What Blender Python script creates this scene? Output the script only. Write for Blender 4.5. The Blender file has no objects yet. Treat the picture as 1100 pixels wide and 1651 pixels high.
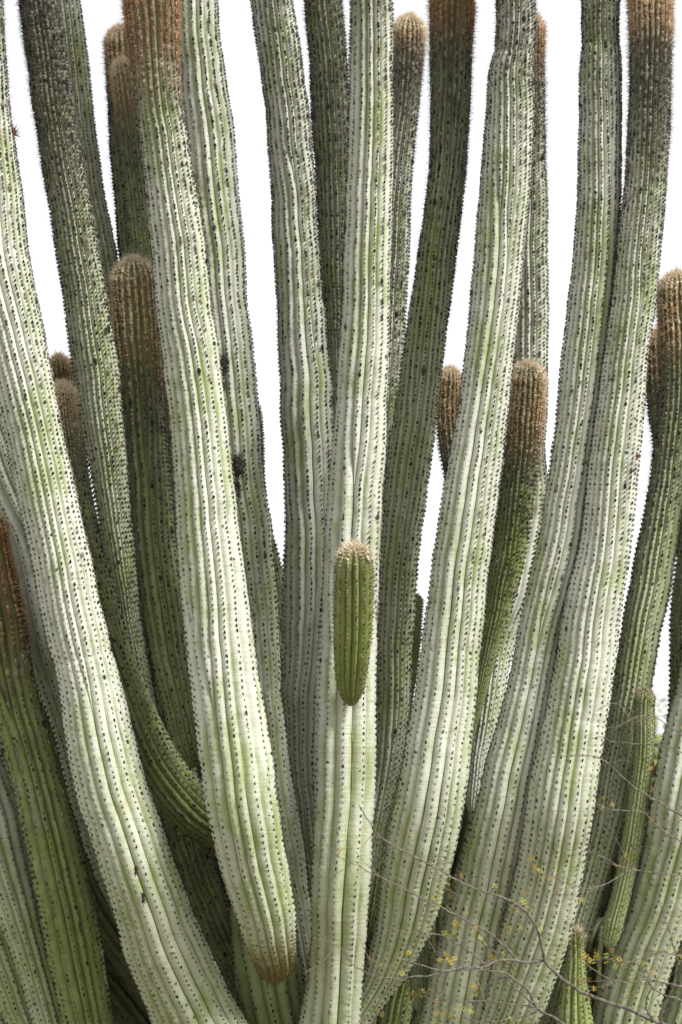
import bpy, math
import numpy as np
from mathutils import Vector

# ------------------------------------------------------------------ camera
scene = bpy.context.scene
F = 3881.0                      # focal length in photograph pixels (1100 x 1651)
CX, CY = 550.0, 825.5
CAM = np.array([0.0, 0.0, 1.7])
PITCH = math.radians(6.0)
FWD = np.array([0.0, math.cos(PITCH), math.sin(PITCH)])
UP = np.array([0.0, -math.sin(PITCH), math.cos(PITCH)])
RIGHT = np.array([1.0, 0.0, 0.0])

cd = bpy.data.cameras.new("camera")
cam = bpy.data.objects.new("camera", cd)
scene.collection.objects.link(cam)
cam.location = CAM
cam.rotation_euler = (math.pi / 2 + PITCH, 0, 0)
cd.sensor_fit = 'VERTICAL'
cd.sensor_height = 36.0
cd.lens = 36.0 * F / 1651.0
cd.clip_start = 0.05
cd.clip_end = 6000.0
cd.dof.use_dof = True
cd.dof.focus_distance = 7.15
cd.dof.aperture_fstop = 4.5
scene.camera = cam

# ------------------------------------------------------------------ sky, sun, exposure
SUN_EL, SUN_AZ = math.radians(43), math.radians(127)   # azimuth clockwise from +Y
world = bpy.data.worlds.new("World")
scene.world = world
world.use_nodes = True
wn, wl = world.node_tree.nodes, world.node_tree.links
wn.clear()
w_out = wn.new('ShaderNodeOutputWorld')
sky = wn.new('ShaderNodeTexSky')
sky.sky_type = 'NISHITA'
sky.sun_disc = False
sky.sun_elevation = SUN_EL
sky.sun_rotation = SUN_AZ
sky.dust_density = 3.0
bg_sky = wn.new('ShaderNodeBackground')
bg_sky.inputs['Strength'].default_value = 0.12
wl.new(sky.outputs['Color'], bg_sky.inputs['Color'])
# thin even cloud veil over the whole sky
w_tc = wn.new('ShaderNodeTexCoord')
w_no = wn.new('ShaderNodeTexNoise')
w_no.inputs['Scale'].default_value = 3.0
w_no.inputs['Detail'].default_value = 4.0
wl.new(w_tc.outputs['Generated'], w_no.inputs['Vector'])
w_cr = wn.new('ShaderNodeValToRGB')
w_cr.color_ramp.elements[0].position = 0.3
w_cr.color_ramp.elements[0].color = (0.94, 0.955, 0.985, 1)
w_cr.color_ramp.elements[1].position = 0.65
w_cr.color_ramp.elements[1].color = (1.0, 1.0, 1.0, 1)
wl.new(w_no.outputs['Fac'], w_cr.inputs['Fac'])
bg_cl = wn.new('ShaderNodeBackground')
bg_cl.inputs['Strength'].default_value = 0.88
wl.new(w_cr.outputs['Color'], bg_cl.inputs['Color'])
w_mix = wn.new('ShaderNodeMixShader')
w_mix.inputs['Fac'].default_value = 0.9
wl.new(bg_sky.outputs[0], w_mix.inputs[1])
wl.new(bg_cl.outputs[0], w_mix.inputs[2])
wl.new(w_mix.outputs[0], w_out.inputs['Surface'])

sd = bpy.data.lights.new("sun", 'SUN')
sd.energy = 4.2
sd.angle = math.radians(16)
sd.color = (1.0, 0.98, 0.945)
sun = bpy.data.objects.new("sun", sd)
scene.collection.objects.link(sun)
sdir = Vector((math.sin(SUN_AZ) * math.cos(SUN_EL), math.cos(SUN_AZ) * math.cos(SUN_EL), math.sin(SUN_EL)))
sun.rotation_euler = sdir.to_track_quat('Z', 'Y').to_euler()
sun.location = (6, -4, 12)

scene.view_settings.view_transform = 'Standard'
scene.view_settings.look = 'None'
scene.view_settings.exposure = 0.42
scene.view_settings.gamma = 1.0
scene.cycles.diffuse_bounces = 2
scene.cycles.max_bounces = 4

# ------------------------------------------------------------------ helpers
RNG = np.random.default_rng(7)


def at(px, py, d):
    """photo pixel + distance along the view axis -> world point"""
    return CAM + d * (FWD + RIGHT * (px - CX) / F + UP * (CY - py) / F)


def link(o, parent=None):
    scene.collection.objects.link(o)
    if parent is not None:
        o.parent = parent
    return o


def mesh_obj(name, verts, faces, mat, parent=None, attrs=None, smooth=True, loops=None):
    """faces: (n,k) int array or list of such arrays"""
    if not isinstance(faces, list):
        faces = [faces]
    faces = [np.asarray(f, dtype=np.int32) for f in faces if len(f)]
    me = bpy.data.meshes.new(name)
    verts = np.asarray(verts, dtype=np.float32)
    me.vertices.add(len(verts))
    me.vertices.foreach_set('co', verts.ravel())
    nl = sum(f.size for f in faces)
    npoly = sum(len(f) for f in faces)
    me.loops.add(nl)
    me.loops.foreach_set('vertex_index', np.concatenate([f.ravel() for f in faces]))
    me.polygons.add(npoly)
    starts = []
    base = 0
    for f in faces:
        starts.append(base + np.arange(len(f)) * f.shape[1])
        base += f.size
    me.polygons.foreach_set('loop_start', np.concatenate(starts).astype(np.int32))
    me.polygons.foreach_set('use_smooth', np.full(npoly, smooth, dtype=bool))
    for k, v in (attrs or {}).items():
        a = me.attributes.new(k, 'FLOAT', 'POINT')
        a.data.foreach_set('value', np.asarray(v, dtype=np.float32))
    me.update(calc_edges=True)
    me.validate()
    me.materials.append(mat)
    o = bpy.data.objects.new(name, me)
    return link(o, parent)


def noise1(x, rng, scale, octaves=2):
    """smooth 1D noise in about -1..1 (sum of sines)"""
    out = np.zeros_like(x)
    tot = 0
    for k in range(octaves):
        a = 0.6 ** k
        for j in range(3):
            f = (2 ** k) / scale * rng.uniform(0.6, 1.5)
            out += a * np.sin(2 * np.pi * (x * f + rng.uniform()))
        tot += a * 1.8
    return out / tot


def hermite(t, P, ts):
    """cubic interpolation with finite-difference tangents; P (n,k)"""
    t = np.asarray(t, float)
    P = np.asarray(P, float)
    n = len(t)
    m = np.zeros_like(P)
    d = (P[1:] - P[:-1]) / (t[1:] - t[:-1])[:, None]
    m[0], m[-1] = d[0], d[-1]
    if n > 2:
        h = t[1:] - t[:-1]
        m[1:-1] = (d[:-1] * h[1:, None] + d[1:] * h[:-1, None]) / (h[1:] + h[:-1])[:, None]
    i = np.clip(np.searchsorted(t, ts) - 1, 0, n - 2)
    h = (t[i + 1] - t[i])[:, None]
    u = ((ts - t[i])[:, None]) / h
    return ((2 * u**3 - 3 * u**2 + 1) * P[i] + (u**3 - 2 * u**2 + u) * h * m[i]
            + (-2 * u**3 + 3 * u**2) * P[i + 1] + (u**3 - u**2) * h * m[i + 1])


def gsmooth(a, sig):
    k = int(sig * 3)
    if k < 1:
        return a
    w = np.exp(-0.5 * (np.arange(-k, k + 1) / sig) ** 2)
    w /= w.sum()
    a2 = np.concatenate([2 * a[0] - a[k:0:-1], a, 2 * a[-1] - a[-2:-k - 2:-1]], axis=0)
    return np.stack([np.convolve(a2[:, c], w, 'valid') for c in range(a.shape[1])], axis=1)


# ------------------------------------------------------------------ materials
class NT:
    def __init__(self, name):
        self.m = bpy.data.materials.new(name)
        self.m.use_nodes = True
        self.n, self.l = self.m.node_tree.nodes, self.m.node_tree.links
        self.b = self.n['Principled BSDF']

    def new(self, t, **kw):
        x = self.n.new(t)
        for k, v in kw.items():
            setattr(x, k, v)
        return x

    def val(self, sock, v):
        if isinstance(v, (int, float)):
            sock.default_value = v
        elif isinstance(v, tuple):
            sock.default_value = v if len(v) == len(sock.default_value) else v + (1,)
        else:
            self.l.new(v, sock)

    def attr(self, name):
        return self.new('ShaderNodeAttribute', attribute_name=name).outputs['Fac']

    def coord(self):
        return self.new('ShaderNodeTexCoord').outputs['Object']

    def mapping(self, vec, scale):
        x = self.new('ShaderNodeMapping')
        self.l.new(vec, x.inputs['Vector'])
        x.inputs['Scale'].default_value = scale
        return x.outputs['Vector']

    def noise(self, vec, scale, detail=3.0, rough=0.55):
        x = self.new('ShaderNodeTexNoise')
        self.l.new(vec, x.inputs['Vector'])
        x.inputs['Scale'].default_value = scale
        x.inputs['Detail'].default_value = detail
        x.inputs['Roughness'].default_value = rough
        return x.outputs['Fac']

    def voronoi(self, vec, scale):
        x = self.new('ShaderNodeTexVoronoi')
        self.l.new(vec, x.inputs['Vector'])
        x.inputs['Scale'].default_value = scale
        return x.outputs['Distance']

    def ramp(self, v, lo, hi, a=0.0, b=1.0):
        x = self.new('ShaderNodeMapRange')
        x.interpolation_type = 'SMOOTHSTEP'
        self.val(x.inputs['Value'], v)
        x.inputs['From Min'].default_value = lo
        x.inputs['From Max'].default_value = hi
        x.inputs['To Min'].default_value = a
        x.inputs['To Max'].default_value = b
        return x.outputs['Result']

    def math(self, op, a, b=0.0):
        x = self.new('ShaderNodeMath', operation=op)
        self.val(x.inputs[0], a)
        self.val(x.inputs[1], b)
        return x.outputs[0]

    def mix(self, f, a, b):
        x = self.new('ShaderNodeMix', data_type='RGBA')
        self.val(x.inputs['Factor'], f)
        self.val(x.inputs['A'], a)
        self.val(x.inputs['B'], b)
        return x.outputs['Result']

    def color(self, c):
        self.val(self.b.inputs['Base Color'], c)

    def bump(self, h, strength, dist=0.01):
        x = self.new('ShaderNodeBump')
        x.inputs['Strength'].default_value = strength
        x.inputs['Distance'].default_value = dist
        self.l.new(h, x.inputs['Height'])
        self.l.new(x.outputs['Normal'], self.b.inputs['Normal'])


def skin_material():
    s = NT('cactus_skin')
    co = s.coord()
    grime_shade, young, crest, bloom = s.attr('grime_shade'), s.attr('young'), s.attr('crest'), s.attr('bloom')
    stretch = s.mapping(co, (1, 1, 0.35))
    big = s.noise(stretch, 9.0, 4.0)
    mid = s.noise(stretch, 40.0, 4.0, 0.6)
    fine = s.noise(co, 260.0, 3.0, 0.6)
    pale = s.mix(big, (0.42, 0.435, 0.345), (0.575, 0.585, 0.51))
    green = s.mix(mid, (0.205, 0.26, 0.075), (0.31, 0.355, 0.14))
    # waxy bloom: pale on exposed old skin, worn off in patches
    patch = s.ramp(s.math('ADD', s.math('MULTIPLY', big, 0.6), s.math('MULTIPLY', mid, 0.4)), 0.36, 0.60)
    f = s.math('MULTIPLY', s.ramp(s.math('ADD', patch, s.math('MULTIPLY', crest, 0.75)), 0.15, 1.35, 0.18, 1.0), bloom)
    c = s.mix(f, green, pale)
    # young growth is a fresh darker green
    c = s.mix(young, c, s.mix(mid, (0.09, 0.125, 0.016), (0.25, 0.32, 0.055)))
    # grey weathered patches and faint growth rings
    wp = s.ramp(s.noise(s.mapping(co, (1, 1, 0.7)), 11.0, 6.0, 0.7), 0.55, 0.72)
    c = s.mix(s.math('MULTIPLY', wp, 0.55), c, (0.40, 0.405, 0.355))
    gm_ = s.noise(s.mapping(co, (0.6, 0.6, 7.0)), 16.0, 3.0, 0.6)
    c = s.mix(s.ramp(gm_, 0.52, 0.75, 0.0, 0.38), c, (0.19, 0.21, 0.115))
    # yellowish corky stains
    yl = s.ramp(s.noise(s.mapping(co, (1, 1, 0.6)), 16.0, 5.0, 0.65), 0.60, 0.74)
    c = s.mix(s.math('MULTIPLY', yl, 0.45), c, (0.32, 0.31, 0.11))
    # brown corky scars
    br = s.ramp(s.noise(co, 75.0, 4.0, 0.7), 0.68, 0.75)
    c = s.mix(s.math('MULTIPLY', br, 0.55), c, (0.22, 0.16, 0.09))
    # small black scabs
    vo = s.voronoi(co, 26.0)
    msk = s.noise(co, 55.0, 2.0)
    sp = s.math('MULTIPLY', s.ramp(vo, 0.09, 0.16, 1.0, 0.0), s.ramp(msk, 0.52, 0.58))
    c = s.mix(s.math('MULTIPLY', sp, 0.9), c, (0.035, 0.032, 0.026))
    # sooty grime, plus shade painted into the skin of inner stems
    gr = s.ramp(s.math('ADD', s.math('MULTIPLY', s.noise(s.mapping(co, (1, 1, 0.5)), 30.0, 5.0, 0.7), 0.9), grime_shade), 0.62, 1.25)
    c = s.mix(s.math('MULTIPLY', gr, 0.85), c, (0.085, 0.08, 0.055))
    # brown felt stain round a growing tip
    tb = s.math('MULTIPLY', s.attr('tan'), s.ramp(crest, 0.1, 0.8, 0.35, 1.0))
    c = s.mix(s.math('MULTIPLY', tb, 0.8), c, (0.11, 0.065, 0.03))
    # brown base cork
    c = s.mix(s.ramp(s.math('ADD', s.attr('cork'), s.math('MULTIPLY', s.math('SUBTRACT', mid, 0.5), 0.8)), 0.35, 0.85), c, (0.17, 0.13, 0.045))
    s.color(c)
    s.b.inputs['Roughness'].default_value = 0.6
    s.b.inputs['Specular IOR Level'].default_value = 0.32
    h = s.math('ADD', s.math('ADD', mid, s.math('MULTIPLY', gm_, 0.8)), s.math('MULTIPLY', fine, 0.3))
    s.bump(h, 0.45, 0.006)
    return s.m


def areole_material():
    s = NT('areole_felt')
    tan = s.attr('tan')
    rnd = s.attr('rnd')
    co = s.coord()
    dark = s.mix(rnd, (0.022, 0.020, 0.017), (0.30, 0.27, 0.23))
    lt = s.mix(rnd, (0.40, 0.26, 0.13), (0.86, 0.74, 0.54))
    rust = s.mix(rnd, (0.20, 0.08, 0.03), (0.56, 0.31, 0.15))
    c = s.mix(s.attr('rust'), lt, rust)
    s.color(s.mix(tan, dark, c))
    s.b.inputs['Roughness'].default_value = 0.95
    s.b.inputs['Specular IOR Level'].default_value = 0.1
    s.bump(s.noise(co, 700.0, 2.0), 0.8, 0.003)
    return s.m


def spine_material():
    s = NT('spine')
    tan, rnd = s.attr('tan'), s.attr('rnd')
    dark = s.mix(rnd, (0.03, 0.026, 0.022), (0.22, 0.19, 0.15))
    lt = s.mix(rnd, (0.46, 0.31, 0.17), (0.88, 0.78, 0.60))
    rust = s.mix(rnd, (0.24, 0.09, 0.035), (0.60, 0.34, 0.17))
    s.color(s.mix(tan, dark, s.mix(s.attr('rust'), lt, rust)))
    s.b.inputs['Roughness'].default_value = 0.6
    return s.m


SKIN, AREOLE, SPINE = skin_material(), areole_material(), spine_material()


def simple(name, c1, c2, scale, rough=0.85, bump=0.5, bdist=0.01):
    s = NT(name)
    co = s.coord()
    n = s.noise(co, scale, 5.0, 0.65)
    s.color(s.mix(s.ramp(n, 0.3, 0.7), c1, c2))
    s.b.inputs['Roughness'].default_value = rough
    s.b.inputs['Specular IOR Level'].default_value = 0.2
    s.bump(s.noise(co, scale * 4, 4.0, 0.7), bump, bdist)
    return s.m


# ------------------------------------------------------------------ ground
def build_ground():
    s = NT('dry_soil')
    co = s.coord()
    a = s.noise(co, 0.35, 6.0, 0.6)
    b = s.noise(co, 6.0, 6.0, 0.7)
    c = s.mix(a, (0.15, 0.14, 0.085), (0.24, 0.22, 0.14))
    c = s.mix(s.ramp(b, 0.45, 0.7), c, (0.17, 0.15, 0.09))
    s.color(c)
    s.b.inputs['Roughness'].default_value = 0.95
    s.bump(b, 0.7, 0.05)
    n = 60
    r = np.concatenate([[0], np.geomspace(0.6, 3000, n)])
    m = 72
    ang = np.arange(m) * 2 * np.pi / m
    R, A = np.meshgrid(r, ang, indexing='ij')
    x, y = R * np.cos(A), 8.1 + R * np.sin(A)
    z = 0.05 * np.sin(x * 0.9) * np.cos(y * 0.7) * np.clip(R / 2, 0, 1) + 0.0 * x
    z = np.where(R > 40, z * 0.3, z)
    v = np.stack([x, y, z], -1).reshape(-1, 3)
    i, j = np.meshgrid(np.arange(n), np.arange(m), indexing='ij')
    q = np.stack([i * m + j, (i + 1) * m + j, (i + 1) * m + (j + 1) % m, i * m + (j + 1) % m], -1).reshape(-1, 4)
    o = mesh_obj('ground', v, q, s.m)
    o['kind'] = 'structure'
    o['label'] = 'dry brown desert soil'
    return o


build_ground()

# ------------------------------------------------------------------ the cactus
BASE = np.array([-0.02, 8.05, 0.0])
cactus = bpy.data.objects.new('giant_columnar_cactus', None)
link(cactus)
cactus.location = BASE
cactus['label'] = 'giant columnar cactus with dozens of pale green ribbed upright stems'
cactus['category'] = 'cactus'


def smooth01(x):
    x = np.clip(x, 0, 1)
    return x * x * (3 - 2 * x)


STEM_INFO = {}


def stem(key, edges=None, pts=None, depth=7.5, tip=None, above=None, ribs=(11, 14), fuzz=0.0, grime_shade=0.0,
         tan=0.0, rust=0.0, bloom=1.0, young=0.0, root=True, close=0.0, ribdepth=0.40, pitch=0.0165,
         creases=(), cork=0.0, seed=None, name='stem', label=None, wob=1.0, dot=1.0, spin=0.0, wool=1.0):
    """edges: rows (y, left x, right x) read off the photograph; depth: metres, or rows (y, metres).
    tip: photo y of the rounded tip; above: metres that the stem goes on above its first row."""
    coarse = not isinstance(depth, list) and depth > 7.7      # far stems: one ring for each areole
    rng = np.random.default_rng(seed if seed is not None else abs(hash_str(key)))
    if edges is not None:
        e = np.array(edges, float)
        cx, cy = (e[:, 1] + e[:, 2]) / 2, e[:, 0]
        tx, ty = np.gradient(cx, cy), 1.0
        cosv = 1 / np.sqrt(1 + tx**2)
        cosv = np.convolve(np.r_[cosv[0], cosv, cosv[-1]], [.25, .5, .25], 'valid')
        rad = (e[:, 2] - e[:, 1]) / 2 * cosv
    else:
        p = np.array(pts, float)
        cx, cy, rad = p[:, 0], p[:, 1], p[:, 2]
    if isinstance(depth, (int, float)):
        dd = np.full(len(cx), float(depth))
    else:
        dp = np.array(depth, float)
        dd = np.interp(cy, dp[:, 0], dp[:, 1])
    W = np.array([at(x, y, d) for x, y, d in zip(cx, cy, dd)])
    Rm = rad * dd / F
    ys = cy.copy()
    if tip is not None:                       # go straight on to the tip
        d0 = W[0] - W[1]
        d0 /= np.linalg.norm(d0)
        L = (cy[0] - tip) * dd[0] / F
        if L > 0.01:
            W = np.vstack([W[0] + d0 * L, W])
            Rm = np.r_[Rm[0], Rm]
            ys = np.r_[tip, ys]
    elif above:
        d0 = W[0] - W[min(2, len(W) - 1)]
        d0 /= np.linalg.norm(d0)
        ext = []
        for k in (1.0, 0.5):
            v = d0 * (1 - 0.3 * k) + np.array([0, 0, 0.3 * k])
            ext.append(W[0] + v * above * k)
        W = np.vstack([ext, W])
        Rm = np.r_[Rm[0] * 0.93, Rm[0] * 0.97, Rm]
        ys = np.r_[ys[0] - above * F / dd[0], ys[0] - above * 0.5 * F / dd[0], ys]
    if root:                                  # bend into the trunk
        last = W[-1]
        tgt = BASE + np.array([0, 0, 0.22])
        off = last - tgt
        off[2] = 0
        h = np.linalg.norm(off)
        tgt = tgt + off / max(h, 1e-6) * min(0.22, h * 0.5)
        dl = (W[-1] - W[-2])
        dl /= np.linalg.norm(dl)
        dist = np.linalg.norm(tgt - last)
        midp = last + dl * dist * 0.25 + (tgt - last) * 0.32
        if midp[2] < 0.25:
            midp[2] = 0.25
        W = np.vstack([W, midp, tgt])
        Rm = np.r_[Rm, Rm[-1] * 0.95, Rm[-1] * 0.8]
        ys = np.r_[ys, ys[-1] + 150, ys[-1] + 400]
    # dense centre line
    seg = np.r_[0, np.cumsum(np.linalg.norm(np.diff(W, axis=0), axis=1))]
    S = seg[-1]
    ds = 0.006
    sv = np.linspace(0, S, max(12, int(S / ds)))
    line = hermite(seg, np.c_[W, Rm, ys], sv)
    core = gsmooth(line[:, :4], 7.0)
    cen, R = core[:, :3], core[:, 3]
    yv = line[:, 4]
    sv = np.r_[0, np.cumsum(np.linalg.norm(np.diff(cen, axis=0), axis=1))]
    S = sv[-1]
    R0 = R.copy()
    # areole stations, denser towards a growing tip
    st = [0.0]
    open_top = above is not None and above > 0.4
    while st[-1] < S:
        s = st[-1]
        fac = 1.0 if open_top else 0.55 + 0.45 * smooth01(s / 0.4)
        zz = np.interp(s, sv, yv)
        if zz < -60 or zz > 1720:
            fac *= 7.0
        fac *= 0.72 + 0.38 * float(smooth01((zz - 100) / 1200))
        st.append(s + pitch * fac * (0.95 if coarse or zz < 1040 else 0.5))
    st = np.array(st[:-1])
    # rings: dome first
    a = np.interp(0, sv, R) * 1.05
    dome = a * (1 - np.cos(np.linspace(0.06, np.pi / 2, 9)))[:-1]
    rs = np.r_[dome, st[st > dome[-1] + 0.004]]
    is_st = np.r_[np.zeros(len(dome), bool), np.ones((st > dome[-1] + 0.004).sum(), bool)]
    n = len(rs)
    C = np.stack([np.interp(rs, sv, cen[:, k]) for k in range(3)], 1)
    Rr = np.interp(rs, sv, R)
    yr = np.interp(rs, sv, yv)
    # organic variation
    Rr = Rr * (1 + 0.016 * wob * noise1(rs, rng, 0.45, 3) + 0.004 * wob * noise1(rs, rng, 0.08, 2))
    wobv = np.stack([noise1(rs, rng, 0.30, 2), noise1(rs, rng, 0.30, 2)], 1) * 0.0013 * wob
    C[:, 0] += wobv[:, 0]
    C[:, 1] += wobv[:, 1]
    for cyy, amt in creases:
        s0 = np.interp(cyy, np.sort(yv), sv[np.argsort(yv)])
        Rr *= 1 - amt * np.exp(-((rs - s0) / 0.009) ** 2) - amt * 0.4 * np.exp(-((rs - s0) / 0.05) ** 2)
    domef = np.where(rs < a, np.sqrt(np.clip(1 - (1 - rs / a) ** 2, 0, 1)), 1.0)
    botf = np.ones(n)
    if close:
        q = (S - rs) / close
        botf = np.where(q < 1, np.sqrt(np.clip(1 - np.clip(1 - q, 0, 1) ** 2.2, 0.0004, 1)), 1.0)
    Rr = Rr * domef * botf
    # frames by parallel transport
    T = np.gradient(C, axis=0)
    T = gsmooth(T, 3.0) if n > 12 else T
    T = -T / np.linalg.norm(T, axis=1)[:, None]       # points to the tip
    N = np.zeros_like(T)
    v = np.array([0.0, -1.0, 0.0])
    for i in range(n - 1, -1, -1):
        v = v - T[i] * v.dot(T[i])
        v /= np.linalg.norm(v)
        N[i] = v
    B = np.cross(T, N)
    # ribs: some split off part way up
    nhi = int(round(ribs[1] * 1.5))
    nlo = max(int(round(ribs[0] * 1.5)), nhi - 6)
    slots = rng.permutation(nhi // 2)
    order = slots * 2 + 1
    births = np.full(nhi, 1e9)
    vis = sv[(yv > -50) & (yv < 1651)]
    s_a, s_b = (vis.min(), vis.max()) if len(vis) else (0, S)
    for k in range(min(nhi - nlo, len(order))):
        births[order[k]] = s_a + (s_b - s_a) * rng.uniform(0.12, 0.8)
    w = np.ones((n, nhi))
    for i in range(nhi):
        w[:, i] = 1 - smooth01((rs - births[i] + 0.22) / 0.24)
        w[:, i] = np.clip(w[:, i], 0.0, 1)
    wc = w.copy()
    for i in range(nhi):                       # the parent rib is broader until it has split
        if i + 1 < nhi and births[i + 1] < 1e8:
            w[:, i] *= 1 + 0.45 * (1 - wc[:, i + 1])
        w[:, i] *= 1 + 0.04 * noise1(rs, rng, 2.0, 1)
    frac = np.clip(wc, 0, 1)
    ang = w / w.sum(1, keepdims=True) * 2 * np.pi
    start = np.cumsum(ang, 1) - ang
    twist = spin + rng.uniform(0, 6.28) + 0.10 * noise1(rs, rng, 1.6, 1) + 0.005 * wob * noise1(rs, rng, 0.3, 2)
    prof_u = np.array([0.0, 0.07, 0.5, 0.93])
    prof_d = np.array([1.45, 0.86, 0.0, 0.86])     # 0 crest .. 1 groove
    K = len(prof_u)
    TH = np.zeros((n, nhi * K))
    DP = np.zeros((n, nhi * K))
    CR = np.zeros((n, nhi * K))
    ringpar = np.arange(n) % 2
    single = coarse | (yr < 1040)                  # one ring for each areole
    vis_amp = np.zeros((n, nhi))
    Dg = ribdepth * np.interp(yr, [0, 1200], [1.4, 1.15]) * 2 * np.pi / np.maximum(w.sum(1), 3) * Rr
    for i in range(nhi):
        cw = 0.016 * wob * noise1(rs, rng, 0.22, 2)
        mid_shift = ang[:, i] * cw
        fr = np.clip(frac[:, i] * 1.25, 0, 1)
        dn = Dg * (1 + 0.08 * noise1(rs, rng, 0.3, 2))
        notch = np.where((ringpar == i % 2) & is_st & ~single, 0.0034, 0.0) * np.clip(frac[:, i] * 1.5 - 0.4, 0, 1)
        notch = notch * np.clip(Rr / 0.06, 0.2, 1) * (1 + 0.4 * rng.standard_normal(n)).clip(0.2, 2)
        for k in range(K):
            j = i * K + k
            bell = (1 - abs(prof_u[k] - 0.5) / 0.5)
            TH[:, j] = start[:, i] + ang[:, i] * prof_u[k] + mid_shift * bell + twist
            cutx = 1.0 if k == 2 else 0.0
            DP[:, j] = (Dg * prof_d[k] if k == 0 else dn * (1 - fr * (1 - prof_d[k]))) + notch * cutx
            CR[:, j] = 1 - min(1, prof_d[k])
        vis_amp[:, i] = frac[:, i]
    rr = np.maximum(Rr[:, None] - DP, 0.0015)
    V = (C[:, None, :] + rr[..., None] * (np.cos(TH)[..., None] * N[:, None, :] + np.sin(TH)[..., None] * B[:, None, :]))
    m = nhi * K
    Vf = V.reshape(-1, 3)
    top = C[0] + T[0] * rs[0] * 0.9
    bot = C[-1] - T[-1] * 0.002
    Vf = np.vstack([Vf, top, bot]) - BASE
    I, J = np.meshgrid(np.arange(n - 1), np.arange(m), indexing='ij')
    J2 = (J + 1) % m
    quads = np.stack([I * m + J, (I + 1) * m + J, (I + 1) * m + J2, I * m + J2], -1).reshape(-1, 4)
    j = np.arange(m)
    caps = np.r_[np.stack([np.full(m, n * m), j, (j + 1) % m], 1),
                 np.stack([np.full(m, n * m + 1), (n - 1) * m + (j + 1) % m, (n - 1) * m + j], 1)]

    def curve(v, y):
        if isinstance(v, (int, float)):
            return np.full(len(y), float(v))
        v = np.array(v, float)
        return np.interp(y, v[:, 0], v[:, 1])

    def per(vr, extra0=None):
        return np.r_[np.repeat(vr, m), vr[0], vr[-1]]

    g_r, f_r, y_r = curve(grime_shade, yr), curve(fuzz, yr), curve(young, yr)
    g_r = np.where(g_r > 0, g_r * 0.85, g_r) + 0.04 * (1 - smooth01(yr / 600))
    t_r, b_r, k_r = curve(tan, yr), curve(bloom, yr), curve(cork, yr)
    b_r = b_r * (1 - 0.38 * smooth01((yr - 1050) / 550))          # bloom rubbed off old skin
    attrs = dict(tan=per(t_r), grime_shade=per(g_r), young=per(y_r), bloom=per(b_r), cork=per(k_r),
                 crest=np.r_[CR.ravel(), 1, 1])
    so = mesh_obj(name, Vf, [quads, caps], SKIN, cactus, attrs)
    if label:
        so['label'] = label
    # areoles on every crest
    ai, aj = [], []
    for i in range(nhi):
        for r in range(n):
            if is_st[r] and (single[r] or ringpar[r] == i % 2) and frac[r, i] > 0.45 and botf[r] > 0.35:
                ai.append(r)
                aj.append(i)
    ai, aj = np.array(ai, int), np.array(aj, int)
    # the dome: areoles on its rings too
    if tip is not None or not open_top:
        di, dj = np.meshgrid(np.arange(len(dome)), np.arange(nhi), indexing='ij')
        di, dj = di.ravel(), dj.ravel()
        keep = frac[di, dj] > 0.45
        ai, aj = np.r_[di[keep], ai], np.r_[dj[keep], aj]
    P = V[ai, aj * K + 2]
    th = TH[ai, aj * K + 2]
    rad_dir = np.cos(th)[:, None] * N[ai] + np.sin(th)[:, None] * B[ai]
    slope = np.where(rs[ai] < a, 1 - rs[ai] / a, 0.0)[:, None]
    n_ = rad_dir * np.sqrt(np.clip(1 - slope**2, 0, 1)) + T[ai] * slope
    t_ = T[ai] * np.sqrt(np.clip(1 - slope**2, 0, 1)) - rad_dir * slope
    b_ = np.cross(t_, n_)
    k = len(ai)
    tn, fz, gm = t_r[ai], f_r[ai], g_r[ai]
    size = dot * (0.0041 + 0.0014 * tn + 0.0020 * np.clip(gm + 0.1, 0, 1)) * rng.uniform(0.6, 1.3, k) * np.clip(Rr[ai] / 0.05, 0.45, 1.0)
    size *= 1 - 0.12 * smooth01((yr[ai] - 800) / 400)
    size *= np.where(rng.uniform(size=k) < 0.02, 1.6, 1.0)
    jit = rng.normal(0, 0.0012, k)
    P = P + n_ * 0.0014 + t_ * jit[:, None] + b_ * rng.normal(0, 0.0008, k)[:, None]
    hexa = np.arange(5) * np.pi / 2.5
    lowf = smooth01((yr[ai] - 800) / 400)
    wb, wt = 0.82 - 0.14 * lowf, 1.2 + 0.25 * lowf
    AV = np.zeros((k, 6, 3))
    for q in range(5):
        rj = size * rng.uniform(0.7, 1.25, k)
        AV[:, q] = P + (b_ * (np.cos(hexa[q]) * wb)[:, None] + t_ * (np.sin(hexa[q]) * wt)[:, None]) * rj[:, None] + n_ * (0.0014 - np.abs(np.cos(hexa[q])) * 0.0026)
    AV[:, 5] = P + n_ * (0.0020 + size * 0.32)[:, None]
    tri = np.array([[5, q, (q + 1) % 5] for q in range(5)])
    AT = (np.arange(k)[:, None, None] * 6 + tri[None]).reshape(-1, 3)
    rn = rng.uniform(size=k)
    rn = np.where(tn > 0.5, np.where(rs[ai] < a, 0.6 + 0.4 * rn, 0.65 * rn), rn ** 1.5)
    rus = curve(rust, yr)[ai]
    ao = mesh_obj('areoles', AV.reshape(-1, 3) - BASE, AT, AREOLE, so,
                  dict(tan=np.repeat(tn, 6), rnd=np.repeat(rn, 6), rust=np.repeat(rus, 6)), smooth=False)
    ao['kind'] = 'stuff'
    # spines
    dens = (fz * 5.5 * (1 - tn) + tn * 3.6 + np.where(rs[ai] < a, 4 * tn, 0)) * np.where(yr[ai] < -70, 0.3, 1.0)
    cnt = np.floor(dens + rng.uniform(size=k)).astype(int)
    cnt = np.clip(cnt, 0, 14)
    idx = np.repeat(np.arange(k), cnt)
    ns = len(idx)
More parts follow.
